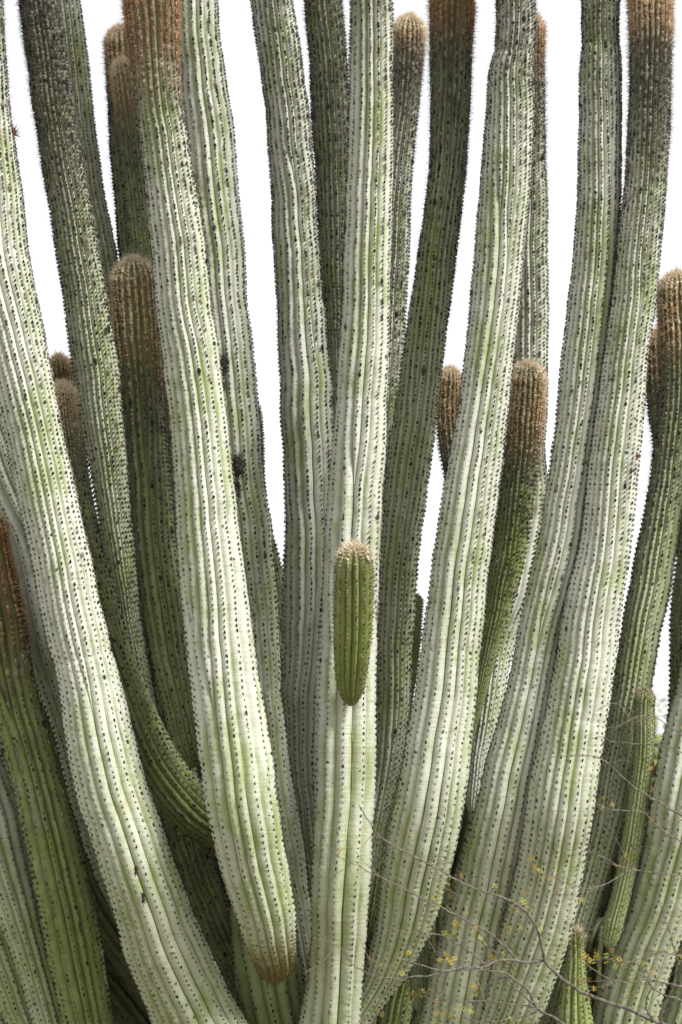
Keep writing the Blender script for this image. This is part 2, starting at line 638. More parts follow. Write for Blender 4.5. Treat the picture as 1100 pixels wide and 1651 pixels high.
    if ns:
        d = (n_[idx] * rng.uniform(0.35, 1.1, ns)[:, None] + b_[idx] * rng.normal(0, 0.55, ns)[:, None]
             + t_[idx] * rng.normal(0.15, 0.6, ns)[:, None])
        d /= np.linalg.norm(d, axis=1)[:, None]
        ln = rng.uniform(0.006, 0.018, ns) * (0.7 + 0.7 * np.maximum(fz, tn)[idx]) * np.where(rng.uniform(size=ns) < 0.1, 1.7, 1)
        b0 = P[idx] + n_[idx] * 0.001
        wr = (0.00055 + 0.00045 * tn[idx])[:, None]
        e1 = np.cross(d, np.array([0.31, 0.77, 0.55]))
        e1 /= np.linalg.norm(e1, axis=1)[:, None]
        e2 = np.cross(d, e1)
        SV = np.stack([b0 + e1 * wr, b0 - e1 * wr * 0.5 + e2 * wr * 0.87, b0 - e1 * wr * 0.5 - e2 * wr * 0.87,
                       b0 + d * ln[:, None]], 1)
        tr = np.array([[0, 1, 3], [1, 2, 3], [2, 0, 3]])
        ST = (np.arange(ns)[:, None, None] * 4 + tr[None]).reshape(-1, 3)
        srn = rng.uniform(size=ns) * np.where((tn[idx] > 0.5) & (rs[ai][idx] >= a), 0.7, 1.0)
        spo = mesh_obj('spines', SV.reshape(-1, 3) - BASE, ST, SPINE, so,
                       dict(tan=np.repeat(tn[idx], 4), rnd=np.repeat(srn, 4), rust=np.repeat(rus[idx], 4)), smooth=False)
        spo['kind'] = 'stuff'
    # pale felt crown on a growing tip
    STEM_INFO[key] = dict(obj=so, C=C, R=Rr, y=yr, T=T)
    return so


def hash_str(s):
    h = 7
    for c in s:
        h = (h * 131 + ord(c)) % 1000003
    return h


# ---- front stems (rows: photo y, left edge, right edge)
stem('A', [(0, -95, 3), (182, -85, 16), (309, -70, 35), (418, -58, 47), (545, -30, 73), (673, 0, 97), (778, 22, 120),
           (873, 45, 140), (964, 62, 160), (1033, 75, 178), (1109, 95, 198), (1164, 100, 212), (1222, 109, 227),
           (1298, 127, 248), (1353, 145, 270), (1447, 175, 302), (1527, 193, 336), (1582, 218, 362), (1651, 240, 398), (1760, 300, 465)],
     depth=[(0, 7.3), (900, 7.05), (1400, 7.0), (1760, 7.3)], above=0.9, ribs=(13, 17), ribdepth=.30,
     fuzz=[(0, .55), (300, .2), (600, .03), (900, 0)], grime_shade=[(0, .55), (250, .3), (450, .05), (700, -.1), (1651, -.15)],
     creases=[(1060, .045)])
stem('C', [(870, -61, 12), (945, -62, 30), (1000, -55, 40), (1055, -42, 50), (1127, -22, 64), (1200, 2, 86), (1273, 22, 107),
           (1353, 38, 128), (1433, 56, 148), (1527, 72, 166), (1600, 90, 176), (1651, 102, 184), (1780, 150, 240)],
     depth=[(870, 7.2), (1400, 7.2), (1780, 7.4)], tip=822, ribs=(11, 12), ribdepth=.68,
     fuzz=[(850, .6), (1100, .2), (1200, 0)], grime_shade=[(850, .2), (1000, .55), (1150, .48), (1500, .38)],  # beyond the tip the darkening paints shade over young green skin
     tan=[(850, 1), (1000, .95), (1070, .35), (1150, 0)], rust=.75, bloom=.3, young=[(850, .85), (1200, .65), (1651, .45)], spin=.5)
stem('D', [(1150, -110, -15), (1233, -90, 8), (1300, -70, 35), (1353, -55, 45), (1433, -25, 62), (1527, 15, 80), (1600, 38, 100),
           (1651, 52, 112), (1780, 110, 180)], depth=[(1150, 7.32), (1780, 7.45)], above=.35, ribs=(9, 9), ribdepth=.34,
     bloom=.85, grime_shade=-.1)
stem('E', [(1400, -90, -5), (1480, -60, 15), (1560, -30, 40), (1651, 10, 66), (1780, 70, 140)], depth=[(1400, 7.4), (1780, 7.5)],
     above=.3, ribs=(9, 9), ribdepth=.36, bloom=.6)
stem('F', [(1470, -110, -25), (1560, -75, 0), (1651, -30, 32), (1780, 30, 90)], depth=[(1470, 7.5), (1780, 7.6)],
     above=.2, ribs=(10, 10), bloom=.5)
stem('B', [(400, -170, -60), (600, -110, 0), (700, -60, 50), (800, -28, 95), (855, -2, 122), (920, 14, 142), (1000, 28, 158), (1055, 42, 172),
           (1164, 82, 200), (1236, 98, 220), (1350, 130, 255), (1450, 170, 290), (1600, 230, 350)],
     depth=[(400, 7.5), (1000, 7.42), (1600, 7.6)], above=.8, ribs=(12, 14), bloom=.8, creases=[(922, .04)])
stem('L', [(0, 200, 287), (73, 209, 287), (145, 215, 290), (218, 225, 303), (291, 233, 314), (382, 242, 329), (500, 252, 343),
           (600, 265, 357), (673, 273, 365), (764, 280, 376), (873, 285, 388), (945, 291, 398), (1036, 298, 410), (1127, 309, 424),
           (1218, 320, 440), (1298, 331, 450), (1353, 342, 458), (1418, 360, 471), (1473, 379, 478), (1509, 392, 480), (1545, 406, 478), (1576, 420, 468)],
     depth=[(0, 7.15), (600, 7.05), (1300, 6.9), (1500, 7.0), (1574, 7.2)], tip=-75, ribs=(11, 15), root=False, close=.07, ribdepth=.34,
     fuzz=[(0, .9), (150, .7), (300, .25), (500, .05), (650, 0)], grime_shade=[(0, .55), (120, .5), (230, .25), (400, 0), (700, -.15)],
     tan=[(-80, 1), (0, .9), (110, .5), (190, 0)], rust=.8, young=[(0, .5), (300, .1), (500, 0)],
     cork=[(1400, 0), (1490, .4), (1560, .95)])
stem('P', [(0, 565, 632), (73, 565, 634), (127, 563, 634), (218, 561, 634), (309, 558, 634), (382, 555, 631), (473, 552, 629),
           (564, 546, 628), (655, 541, 625), (745, 533, 621), (818, 527, 616), (898, 522, 613), (982, 517, 610), (1073, 510, 609),
           (1164, 506, 609), (1236, 505, 608), (1309, 504, 605), (1418, 500, 600), (1509, 498, 593), (1582, 493, 587), (1651, 482, 582),
           (1760, 460, 565)],
     depth=[(0, 7.35), (700, 7.2), (1400, 7.1), (1760, 7.3)], above=.8, ribs=(7, 11), spin=.3,
     fuzz=[(0, .5), (150, .15), (350, 0)], grime_shade=[(0, .4), (150, .15), (400, -.1), (1651, -.15)], creases=[(645, .035)])
stem('young', [(925, 540, 602), (945, 539, 603), (1000, 538, 601), (1050, 537, 598), (1091, 540, 592), (1138, 548, 584)],
     depth=[(920, 6.90), (1040, 6.94), (1138, 7.03)], tip=881, ribs=(9, 9), root=False, close=.09, ribdepth=.5, pitch=.016,
     fuzz=[(880, .6), (930, .25), (1138, .08)], tan=[(880, 1), (892, .9), (906, .35), (930, .25), (1138, .2)], bloom=.12, young=[(900, .6), (1138, .7)],
     grime_shade=-.3, cork=[(1040, 0), (1138, .6)], name='young_branch',
     label='short bright green young branch with a woolly tip', wob=.6, dot=.75)
stem('S', [(0, 801, 862), (55, 801, 864), (80, 798, 864), (102, 791, 861), (164, 786, 861), (236, 780, 859), (309, 774, 855), (400, 766, 846),
           (491, 758, 838), (564, 751, 830), (636, 742, 823), (709, 731, 815), (782, 716, 806), (855, 705, 797), (909, 697, 789),
           (964, 691, 784), (1036, 679, 777), (1127, 667, 769), (1211, 652, 761), (1273, 642, 754), (1359, 622, 739), (1414, 612, 725),
           (1463, 604, 709), (1509, 597, 691), (1545, 588, 672), (1590, 572, 643), (1630, 550, 612), (1700, 510, 572)],
     depth=[(0, 7.4), (600, 7.25), (1300, 7.1), (1700, 7.35)], above=.8, ribs=(11, 15),
     fuzz=[(0, .6), (100, .3), (300, .05), (450, 0)], grime_shade=[(0, .5), (90, .45), (200, .15), (400, -.05), (700, -.15)],
     creases=[(86, .09), (1050, .02)])
stem('X1', [(0, 938, 998), (55, 940, 998), (76, 939, 999), (102, 936, 1001), (200, 935, 1001), (273, 933, 1001), (364, 929, 999), (436, 922, 994),
            (500, 915, 988), (564, 907, 980), (636, 900, 973), (709, 893, 962), (764, 885, 955), (836, 873, 947), (900, 862, 938),
            (1000, 838, 912), (1062, 827, 904), (1109, 816, 895), (1182, 797, 884), (1236, 780, 872), (1298, 767, 860), (1365, 747, 848),
            (1419, 735, 835), (1474, 718, 822), (1550, 697, 808), (1651, 675, 788), (1780, 640, 750)],
     depth=[(0, 7.35), (700, 7.25), (1300, 7.2), (1780, 7.45)], above=.9, ribs=(11, 15),
     fuzz=[(0, .4), (200, .1), (350, 0)], grime_shade=[(0, .45), (90, .4), (250, .2), (450, 0), (700, -.15)], creases=[(72, .05)])
stem('X2', [(0, 1015, 1082), (73, 1018, 1082), (145, 1016, 1080), (218, 1013, 1079), (291, 1009, 1074), (345, 1002, 1070), (418, 994, 1063),
            (500, 984, 1056), (564, 975, 1046), (636, 964, 1041), (709, 955, 1034), (764, 948, 1028), (836, 940, 1022), (900, 930, 1014),
            (1000, 905, 1000), (1062, 896, 993), (1120, 886, 987), (1182, 872, 977), (1236, 860, 968), (1298, 848, 960), (1373, 836, 947),
            (1441, 822, 936), (1495, 806, 924), (1545, 792, 909), (1613, 775, 884), (1651, 764, 866), (1780, 700, 800)],
     depth=[(0, 7.3), (700, 7.2), (1300, 7.12), (1780, 7.4)], tip=-42, ribs=(11, 16),
     fuzz=[(0, 1), (150, .9), (300, .35), (450, .08), (600, 0)], grime_shade=[(0, .4), (60, .75), (150, .8), (260, .45), (420, .1), (650, -.15)],
     tan=[(-50, 1), (0, 1), (40, .75), (75, .15), (110, 0)], rust=.35, young=[(0, .4), (300, .1), (500, 0)], creases=[(1160, .03)])
stem('Z2', [(900, 1130, 1232), (1051, 1102, 1205), (1091, 1094, 1198), (1145, 1080, 1185), (1200, 1065, 1170), (1244, 1056, 1160), (1298, 1046, 1150),
            (1345, 1040, 1143), (1386, 1031, 1133), (1455, 1014, 1118), (1495, 1000, 1106), (1550, 980, 1088), (1591, 966, 1075),
            (1651, 950, 1060), (1780, 900, 1010)], depth=[(900, 7.4), (1300, 7.3), (1780, 7.5)], above=1.2, ribs=(10, 10), grime_shade=-.1, ribdepth=.36)
stem('Z3', [(1300, 1165, 1260), (1400, 1140, 1240), (1550, 1095, 1190), (1651, 1062, 1160), (1780, 1010, 1110)], depth=7.55, above=.8, ribs=(10, 10), bloom=.8)

# ---- second rank
stem('G', [(0, 31, 93), (91, 44, 108), (145, 49, 115), (200, 60, 122), (273, 69, 135), (345, 82, 150), (418, 93, 162), (500, 105, 176), (564, 113, 187),
           (636, 124, 195), (702, 135, 201), (764, 148, 206), (829, 158, 211), (884, 167, 217), (945, 178, 222), (1018, 192, 230),
           (1091, 206, 246), (1200, 224, 272), (1350, 256, 315), (1500, 330, 400)],
     depth=[(0, 7.55), (900, 7.6), (1500, 7.8)], above=.7, ribs=(13, 17), creases=[(118, .05)],
     fuzz=[(0, 1), (200, .7), (400, .3), (650, .1), (900, 0)], grime_shade=[(0, .8), (140, .7), (300, .42), (500, .2), (800, .05)], bloom=.65)
stem('H', [(0, 80, 128), (100, 95, 143), (218, 110, 155), (327, 122, 171), (418, 135, 190), (500, 148, 203), (700, 170, 225), (900, 200, 255), (1200, 260, 310)],
     depth=7.95, above=.8, ribs=(10, 11), grime_shade=[(0, .15), (400, 0)])
stem('W1', [(95, 172, 222), (164, 175, 226), (236, 178, 230), (327, 186, 236), (411, 193, 244), (520, 205, 256), (700, 225, 280)], depth=7.98, tip=46, ribs=(11, 12),
     root=False, close=.1, tan=[(46, 1), (90, .95), (125, .4), (160, 0)], rust=.2, fuzz=[(46, .9), (250, .6), (420, .3)],
     grime_shade=[(46, 0), (110, .5), (170, .65), (260, .4), (420, .25)], young=[(46, .5), (420, .2)], bloom=.7)
stem('W2', [(135, 184, 220), (200, 190, 228), (300, 200, 240), (420, 212, 254), (560, 225, 270)], depth=7.84, tip=100, ribs=(10, 11), root=False, close=.1,
     tan=[(100, 1), (160, .9), (200, .3), (230, 0)], rust=[(100, 0), (180, .4)], fuzz=[(100, .9), (300, .6)], grime_shade=[(100, 0), (180, .4), (230, .6), (420, .3)], young=.5, bloom=.5)
stem('J', [(475, 183, 252), (545, 184, 257), (604, 190, 259), (691, 196, 266), (782, 203, 277), (873, 212, 284), (945, 221, 296), (1036, 236, 308),
           (1100, 250, 316), (1164, 266, 324), (1200, 276, 330), (1240, 288, 338)], depth=[(475, 7.75), (1230, 7.65)], tip=418, ribs=(12, 14), root=False, close=.10,
     ribdepth=.46, fuzz=[(420, .8), (600, .9), (700, .6), (900, .2), (1100, 0)], grime_shade=[(420, 0), (560, .25), (620, .65), (720, .55), (900, .4), (1200, .4)],
     tan=[(420, 1), (540, .95), (600, .4), (650, .05), (700, 0)], rust=[(420, 0), (520, .1), (600, .5)], young=[(420, .5), (1200, .55)], bloom=.5)
stem('J2', [(480, 166, 198), (520, 175, 215), (600, 185, 235), (700, 195, 250), (850, 215, 265)], depth=8.0, tip=442, ribs=(11, 11), root=False, close=.1,
     tan=[(440, 1), (530, .9), (620, .2)], rust=.2, fuzz=.6, grime_shade=.2, young=.5, ribdepth=.45)
stem('J3', [(645, 246, 272), (700, 250, 276), (800, 262, 284), (900, 268, 292), (1000, 280, 300)], depth=7.95, tip=603, ribs=(11, 11), root=False, close=.1,
     tan=[(600, 1), (680, .8), (740, .1), (780, 0)], rust=.4, fuzz=.7, grime_shade=.3, young=.5)
stem('K1', pts=[(104, 668, 18), (112, 750, 21), (130, 850, 25), (155, 950, 29), (185, 1060, 33), (215, 1150, 37), (250, 1230, 41), (300, 1297, 43),
                (360, 1330, 43), (430, 1360, 41)], depth=[(668, 7.3), (1150, 7.22), (1300, 7.27), (1360, 7.5)], tip=621, ribs=(13, 15), root=False, close=.1, ribdepth=.42,
     fuzz=[(620, .8), (800, .4), (1000, .1), (1100, 0)], tan=[(620, 1), (655, .8), (700, .3), (750, 0)], grime_shade=[(620, .2), (700, .65), (850, .58), (1300, .55)],  # darkening below the tip is mostly shade painted into the skin
     young=.7, bloom=.25)
stem('K2', [(612, 80, 119), (655, 84, 126), (709, 92, 137), (745, 98, 141), (800, 108, 150), (855, 118, 161), (898, 126, 171), (980, 143, 190),
            (1060, 165, 215), (1150, 190, 250), (1300, 240, 310)], depth=7.75, tip=577, ribs=(12, 12), fuzz=.7, tan=[(577, .9), (600, .6), (650, .15), (700, 0)], rust=.5,
     grime_shade=[(577, .3), (660, .8), (1000, .5)], young=.7, bloom=.2)
stem('M', [(0, 283, 350), (91, 288, 358), (145, 293, 367), (218, 300, 378), (309, 306, 384), (400, 316, 393), (500, 325, 400), (600, 338, 411),
           (665, 346, 419), (720, 350, 420), (764, 354, 425), (855, 364, 437), (938, 372, 444), (989, 378, 450), (1036, 382, 449), (1073, 386, 455),
           (1109, 390, 452), (1164, 397, 460), (1236, 404, 469), (1300, 413, 479), (1364, 424, 492), (1436, 440, 499), (1500, 452, 508)],
     depth=[(0, 7.65), (700, 7.45), (1500, 7.5)], above=1.0, ribs=(9, 10), wob=1.4, ribdepth=.24,
     grime_shade=[(0, .1), (150, .12), (300, 0), (650, .1), (900, 0)], fuzz=[(0, .15), (200, 0)], dot=1.1)
stem('N0', [(700, 375, 425), (818, 393, 431), (855, 400, 439), (891, 408, 450), (935, 418, 458), (1000, 430, 470), (1200, 450, 490)], depth=7.9, tip=640, ribs=(11, 11),
     young=.3, bloom=.7)
stem('N', [(975, 437, 466), (1040, 440, 470), (1200, 455, 485), (1350, 470, 500)], depth=7.95, tip=941, ribs=(10, 10), tan=[(941, .8), (965, .5), (1000, 0)], fuzz=.4,
     young=.6, grime_shade=.2)
stem('O', [(0, 405, 471), (55, 411, 480), (109, 421, 488), (164, 428, 495), (255, 434, 505), (327, 439, 509), (400, 441, 513), (473, 446, 520),
           (545, 448, 528), (600, 451, 533), (673, 454, 538), (745, 457, 540), (800, 459, 540), (891, 459, 540), (945, 456, 538), (1004, 457, 535),
           (1055, 455, 532), (1102, 454, 528), (1164, 457, 525), (1236, 464, 522), (1320, 476, 524), (1420, 488, 532), (1520, 500, 545)],
     depth=[(0, 7.75), (700, 7.6), (1520, 7.7)], above=.9, ribs=(10, 13), wob=1.3, grime_shade=[(0, .25), (200, .2), (400, .02), (700, -.05)], fuzz=[(0, .25), (200, .05), (400, 0)], dot=1.1)
stem('P2', [(0, 492, 551), (91, 499, 558), (182, 503, 563), (273, 508, 566), (345, 512, 568), (400, 514, 568), (500, 522, 566), (600, 530, 562), (680, 538, 560),
            (800, 542, 575), (1000, 545, 585)], depth=7.95, above=.6, ribs=(13, 14), fuzz=[(0, .7), (200, .35), (400, .1)], grime_shade=[(0, .5), (200, .4), (500, .25)],
     creases=[(262, .06)], bloom=.7, young=.15)
stem('Q', [(70, 635, 683), (109, 635, 681), (164, 631, 675), (236, 622, 668), (291, 616, 663), (400, 611, 660), (491, 607, 655), (600, 600, 648), (700, 590, 640),
           (850, 580, 630), (1100, 570, 620)], depth=8.1, tip=28, ribs=(13, 13), tan=[(28, 1), (60, .95), (80, .3), (110, .1), (200, 0)], fuzz=[(28, 1), (200, .6), (400, .2)],
     grime_shade=[(28, 0), (70, .5), (120, .6), (220, .35), (420, .15)], young=[(28, .4), (300, 0)])
stem('R', [(0, 695, 763), (91, 695, 760), (182, 695, 756), (255, 694, 753), (327, 687, 745), (400, 676, 737), (473, 665, 728), (556, 652, 717),
           (647, 640, 707), (709, 630, 700), (782, 621, 690), (855, 616, 680), (945, 612, 671), (1036, 610, 666), (1127, 608, 662), (1200, 603, 655),
           (1273, 595, 638), (1345, 580, 620), (1436, 560, 602)], depth=[(0, 7.6), (900, 7.45), (1436, 7.5)], tip=-65, ribs=(11, 15),
     fuzz=[(0, 1), (150, .8), (350, .4), (600, .1), (800, 0)], grime_shade=[(0, .4), (60, .6), (200, .55), (400, .35), (700, .12), (950, 0)],
     tan=[(-70, 1), (0, .95), (50, .6), (80, .15), (120, 0)], rust=.85, young=[(0, .5), (500, .2), (900, 0)], bloom=.65, ribdepth=.5)
stem('T', [(75, 828, 876), (127, 828, 877), (218, 828, 878), (291, 826, 881), (345, 826, 882), (418, 825, 882), (500, 824, 884), (564, 822, 883),
           (650, 820, 882), (750, 812, 879), (800, 806, 888), (873, 790, 882), (975, 775, 862), (1036, 768, 830), (1091, 765, 819), (1164, 760, 806),
           (1236, 754, 786), (1316, 746, 778)], depth=[(75, 8.0), (700, 7.85), (1316, 7.5)], tip=24, ribs=(12, 13), root=False, close=.1,
     tan=[(24, 1), (60, .8), (110, .3), (160, 0)], rust=.6, fuzz=[(24, 1), (200, .8), (350, .3), (600, .05)], grime_shade=[(24, .3), (90, .6), (200, .55), (330, .25), (520, .2), (700, 0)])
stem('U', [(640, 821, 877), (673, 819, 876), (709, 815, 872), (764, 809, 866), (836, 801, 857), (909, 790, 845), (964, 782, 829), (1025, 774, 813),
           (1062, 769, 800), (1109, 762, 787), (1164, 750, 772), (1250, 730, 752)], depth=[(640, 7.6), (1000, 7.55), (1250, 7.5)], tip=588, ribs=(12, 14), root=False, close=.1, ribdepth=.46,
     tan=[(588, 1), (680, .95), (730, .4), (770, 0)], rust=[(588, 0), (650, .15), (740, .55)], fuzz=[(588, .9), (750, .9), (880, .4), (1000, 0)],
     grime_shade=[(588, 0), (700, .3), (760, .6), (850, .35), (950, 0)], young=.6, bloom=.45)
stem('V', [(632, 706, 742), (655, 705, 742), (684, 705, 744), (727, 708, 750), (764, 717, 757), (850, 730, 770), (950, 745, 785)], depth=7.95, tip=597, ribs=(11, 11), root=False, close=.1,
     tan=[(597, 1), (670, .85), (710, .3), (740, 0)], rust=[(597, 0), (650, .4)], fuzz=.7, grime_shade=[(597, .1), (690, .5), (760, .8)], young=.6)
stem('V2', [(1000, 657, 681), (1040, 658, 678), (1090, 650, 672), (1150, 642, 664), (1300, 610, 640)], depth=8.0, tip=960, ribs=(10, 10), young=.6, bloom=.4, fuzz=.3, grime_shade=.2)
stem('Y', [(500, 1063, 1122), (582, 1064, 1124), (655, 1063, 1122), (709, 1056, 1116), (764, 1050, 1108), (818, 1041, 1100), (873, 1030, 1094), (920, 1020, 1085),
           (964, 1012, 1079), (1007, 1002, 1068), (1055, 995, 1060), (1113, 986, 1051), (1156, 980, 1039), (1207, 973, 1029), (1265, 962, 1021), (1340, 948, 1002),
           (1386, 938, 991), (1427, 928, 977), (1476, 914, 964), (1523, 900, 947), (1620, 870, 915)], depth=[(500, 7.6), (1000, 7.45), (1620, 7.4)], tip=442, ribs=(12, 15), ribdepth=.4,
     tan=[(442, 1), (540, .95), (580, .35), (630, 0)], rust=[(442, 0), (500, .2), (600, .5)], fuzz=[(442, .9), (600, .9), (800, .5), (1000, .1)],
     grime_shade=[(442, .0), (560, .4), (620, .6), (850, .35), (1000, .1)], young=[(442, .6), (1000, .4), (1300, .1)], bloom=.8, creases=[(1015, .05)])
stem('Y2', [(572, 1043, 1080), (600, 1042, 1085), (655, 1044, 1090), (691, 1050, 1095), (780, 1062, 1110), (900, 1075, 1120)], depth=7.95, tip=537, ribs=(11, 11), root=False, close=.1,
     tan=[(537, 1), (590, .8), (630, .2), (660, 0)], rust=.3, fuzz=.8, grime_shade=.5, young=.6)
stem('Z1', [(800, 1100, 1160), (891, 1094, 1155), (945, 1086, 1148), (982, 1081, 1142), (1055, 1081, 1142), (1116, 1080, 1140), (1250, 1065, 1125), (1400, 1030, 1090)],
     depth=7.9, above=.3, ribs=(14, 14), grime_shade=.35, young=.4, fuzz=.4, bloom=.5)
stem('AA', [(1165, 1022, 1056), (1200, 1022, 1056), (1250, 1018, 1052), (1305, 1009, 1044), (1367, 1000, 1036), (1427, 990, 1022), (1476, 976, 1010), (1530, 962, 998)],
     depth=7.32, tip=1113, ribs=(10, 10), root=False, close=.09, ribdepth=.48, young=.5, bloom=.6, fuzz=.15, tan=[(1113, .4), (1130, .15), (1250, .1), (1530, .1)], pitch=.016)
stem('AB', [(1540, 912, 942), (1577, 906, 946), (1610, 900, 951), (1651, 893, 957), (1750, 880, 965)], depth=7.3, tip=1499, ribs=(8, 8), ribdepth=.5, young=.6, bloom=.3,
     tan=[(1499, .7), (1515, .3), (1540, .1)], fuzz=.2, pitch=.016)
stem('AC', [(1480, 655, 697), (1545, 658, 694), (1600, 661, 690), (1632, 662, 688)], depth=7.45, above=.15, ribs=(9, 9), root=False, close=.06, young=.2, bloom=.8)
stem('AD', [(1500, 650, 700), (1560, 628, 678), (1651, 606, 662), (1750, 590, 650)], depth=7.6, above=.15, ribs=(9, 9), young=.4, bloom=.5)
stem('AE', [(1310, 255, 318), (1400, 282, 348), (1470, 308, 378), (1560, 350, 424), (1651, 390, 472)], depth=7.6, above=.02, ribs=(10, 10), bloom=.4, young=.5, grime_shade=.6)  # skin coloured dark for the shadow this stem stands in
stem('AF', [(1450, 366, 440), (1500, 368, 462), (1560, 372, 488), (1600, 380, 494), (1651, 392, 500), (1760, 410, 520)], depth=[(1450, 7.5), (1560, 7.4), (1760, 7.5)],
     above=.03, ribs=(8, 8), bloom=.55, young=.35, grime_shade=.3, cork=[(1500, .6), (1580, .3), (1651, .1)], ribdepth=.4)  # shadowed limb: its dark skin colour is partly painted shade, partly cork
# ---- crowded shorter stems deep inside the plant, shade painted into their skin
for i, (px, ytip, d) in enumerate([(160, 1130, 8.0), (230, 1215, 8.25), (300, 1160, 8.15), (360, 1210, 8.3), (415, 1130, 8.2), (470, 1190, 8.35), (540, 1150, 8.25),
                                   (600, 1170, 8.2), (640, 1215, 8.35), (700, 1190, 8.15), (765, 1130, 8.2), (830, 1150, 8.25), (900, 1160, 8.15), (950, 1210, 8.2),
                                   (1005, 1260, 8.0), (60, 1100, 7.9), (1060, 1300, 8.1), (320, 1330, 7.85), (395, 1380, 7.85), (690, 1380, 7.8), (800, 1330, 7.85),
                                   (120, 1190, 7.6), (10, 1180, 7.75), (190, 1330, 7.75), (235, 1420, 7.8), (880, 1420, 7.9), (970, 1480, 7.8), (1040, 1450, 7.85),
                                   (1095, 1400, 8.0), (140, 1420, 7.85)]):
    xb = 520 + (px - 520) * 0.62
    stem('filler%d' % i, [(ytip + 60, px - 38, px + 38), (ytip + 200, px * .93 + xb * .07 - 40, px * .93 + xb * .07 + 40), (max(1620, ytip + 330), xb - 44, xb + 44)],
         depth=d, tip=ytip, ribs=(8, 8), bloom=.2, young=.6, grime_shade=.75, pitch=.06)  # low bloom and raised young deepen the painted shade too


# woody trunk under the stems
def build_trunk():
    bark = simple('grey_bark', (0.10, 0.085, 0.06), (0.22, 0.19, 0.14), 14.0, 0.95, 0.9, 0.02)
    n, m = 26, 72
    z = np.linspace(-0.1, 0.95, n)
    rng = np.random.default_rng(3)
    v = []
    for i in range(n):
        r = 0.40 + 0.16 * np.exp(-((z[i] + 0.1) / 0.18)) - 0.05 * math.sin(z[i] * 3)
        if i > n - 5:
            r *= [0.93, 0.8, 0.55, 0.2][i - (n - 4)]
        for j in range(m):
            a = 2 * math.pi * j / m
            rr = r * (1 + 0.06 * math.cos(a * 11 + z[i]) + 0.03 * math.sin(a * 3 + z[i] * 4)) + rng.normal(0, .004)
            v.append((rr * math.cos(a), rr * math.sin(a) * 0.8, z[i]))
    v.append((0, 0, z[-1] + .02))
    I, J = np.meshgrid(np.arange(n - 1), np.arange(m), indexing='ij')
    q = np.stack([I * m + J, I * m + (J + 1) % m, (I + 1) * m + (J + 1) % m, (I + 1) * m + J], -1).reshape(-1, 4)
    j = np.arange(m)
    t = np.stack([(n - 1) * m + j, (n - 1) * m + (j + 1) % m, np.full(m, n * m)], 1)
    mesh_obj('trunk', v, [q, t], bark, cactus)


build_trunk()


# ------------------------------------------------------------------ small things on the cactus
def clump(name, key, px, py, d, sx, sz, n, mat, seed, ln=0.02):
    """ragged dry tuft: many small curved blades round a lumpy core"""
    rng = np.random.default_rng(seed)
    c = at(px, py, d)
    V, Fq = [], []
    m = 10
    for i in range(7):
        for j in range(m):
            a, e = 2 * np.pi * j / m, np.pi * (i + .5) / 7
            r = 0.45 + 0.5 * rng.uniform()
            V.append(c + np.array([math.cos(a) * math.sin(e) * sx, math.sin(a) * math.sin(e) * sx * .7, math.cos(e) * sz]) * r)
    for i in range(6):
        for j in range(m):
            Fq.append((i * m + j, (i + 1) * m + j, (i + 1) * m + (j + 1) % m, i * m + (j + 1) % m))
    Tq = []
    for k in range(n * 2):
        u = rng.normal(size=3)
        u /= np.linalg.norm(u)
        p = c + u * np.array([sx, sx * .7, sz]) * rng.uniform(.6, 1.0)
        q = p + (u + rng.normal(0, .5, 3)) * ln * rng.uniform(.4, 1.2)
        s_ = np.cross(q - p, rng.normal(size=3))
        s_ = s_ / np.linalg.norm(s_) * 0.0012
        b = len(V)
        V += [p + s_, p - s_, q]
        Tq.append((b, b + 1, b + 2))
    so = STEM_INFO[key]['obj']
    return mesh_obj(name, np.array(V) - BASE, [np.array(Fq), np.array(Tq)], mat, so, smooth=False)


SOOT = simple('dark_dry_crust', (0.018, 0.016, 0.013), (0.085, 0.075, 0.062), 120.0, 0.95, 0.9, 0.004)
DRYRED = simple('dry_flower', (0.10, 0.03, 0.025), (0.30, 0.15, 0.11), 150.0, 0.9, 0.5, 0.003)
DRYBROWN = simple('dry_bud', (0.12, 0.07, 0.03), (0.34, 0.22, 0.10), 150.0, 0.9, 0.5, 0.003)
clump('dark_scar', 'M', 361, 588, 7.37, 0.016, 0.034, 160, SOOT, 1, .009)
clump('dark_scar', 'M', 357, 616, 7.38, 0.013, 0.03, 120, SOOT, 2, .009)
clump('dark_scar', 'M', 384, 752, 7.365, 0.022, 0.042, 220, SOOT, 3, .009)
clump('dark_scar', 'M', 383, 790, 7.37, 0.013, 0.03, 120, SOOT, 4, .009)
clump('flower_bud', 'A', 22, 213, 7.24, 0.010, 0.018, 40, DRYRED, 5, .016)
clump('flower_bud', 'S', 741, 646, 7.22, 0.009, 0.011, 14, DRYBROWN, 6, .01)
clump('flower_bud', 'X2', 1028, 735, 7.14, 0.006, 0.008, 14, DRYRED, 8, .01)
clump('dark_scar', 'A', 219, 1404, 6.885, 0.006, 0.016, 30, SOOT, 9, .008)
clump('dark_scar', 'A', 231, 1448, 6.89, 0.007, 0.018, 36, SOOT, 10, .008)


# ------------------------------------------------------------------ thorny shrub in front
BARK = simple('grey_twig_bark', (0.065, 0.055, 0.045), (0.24, 0.215, 0.185), 90.0, 0.9, 0.6, 0.002)
LEAFM = NT('small_yellow_leaf')
LEAFM.color(LEAFM.mix(LEAFM.attr('rnd'), (0.34, 0.36, 0.05), (0.42, 0.22, 0.03)))
LEAFM.b.inputs['Roughness'].default_value = 0.7
shrub = bpy.data.objects.new('thorny_shrub', None)
link(shrub)
SB = np.array([at(1290, 1600, 6.35)[0], 6.3, 0.0])
shrub.location = SB
shrub['label'] = 'bare thorny shrub with thin grey twigs and tiny yellow leaflets'
shrub['category'] = 'shrub'


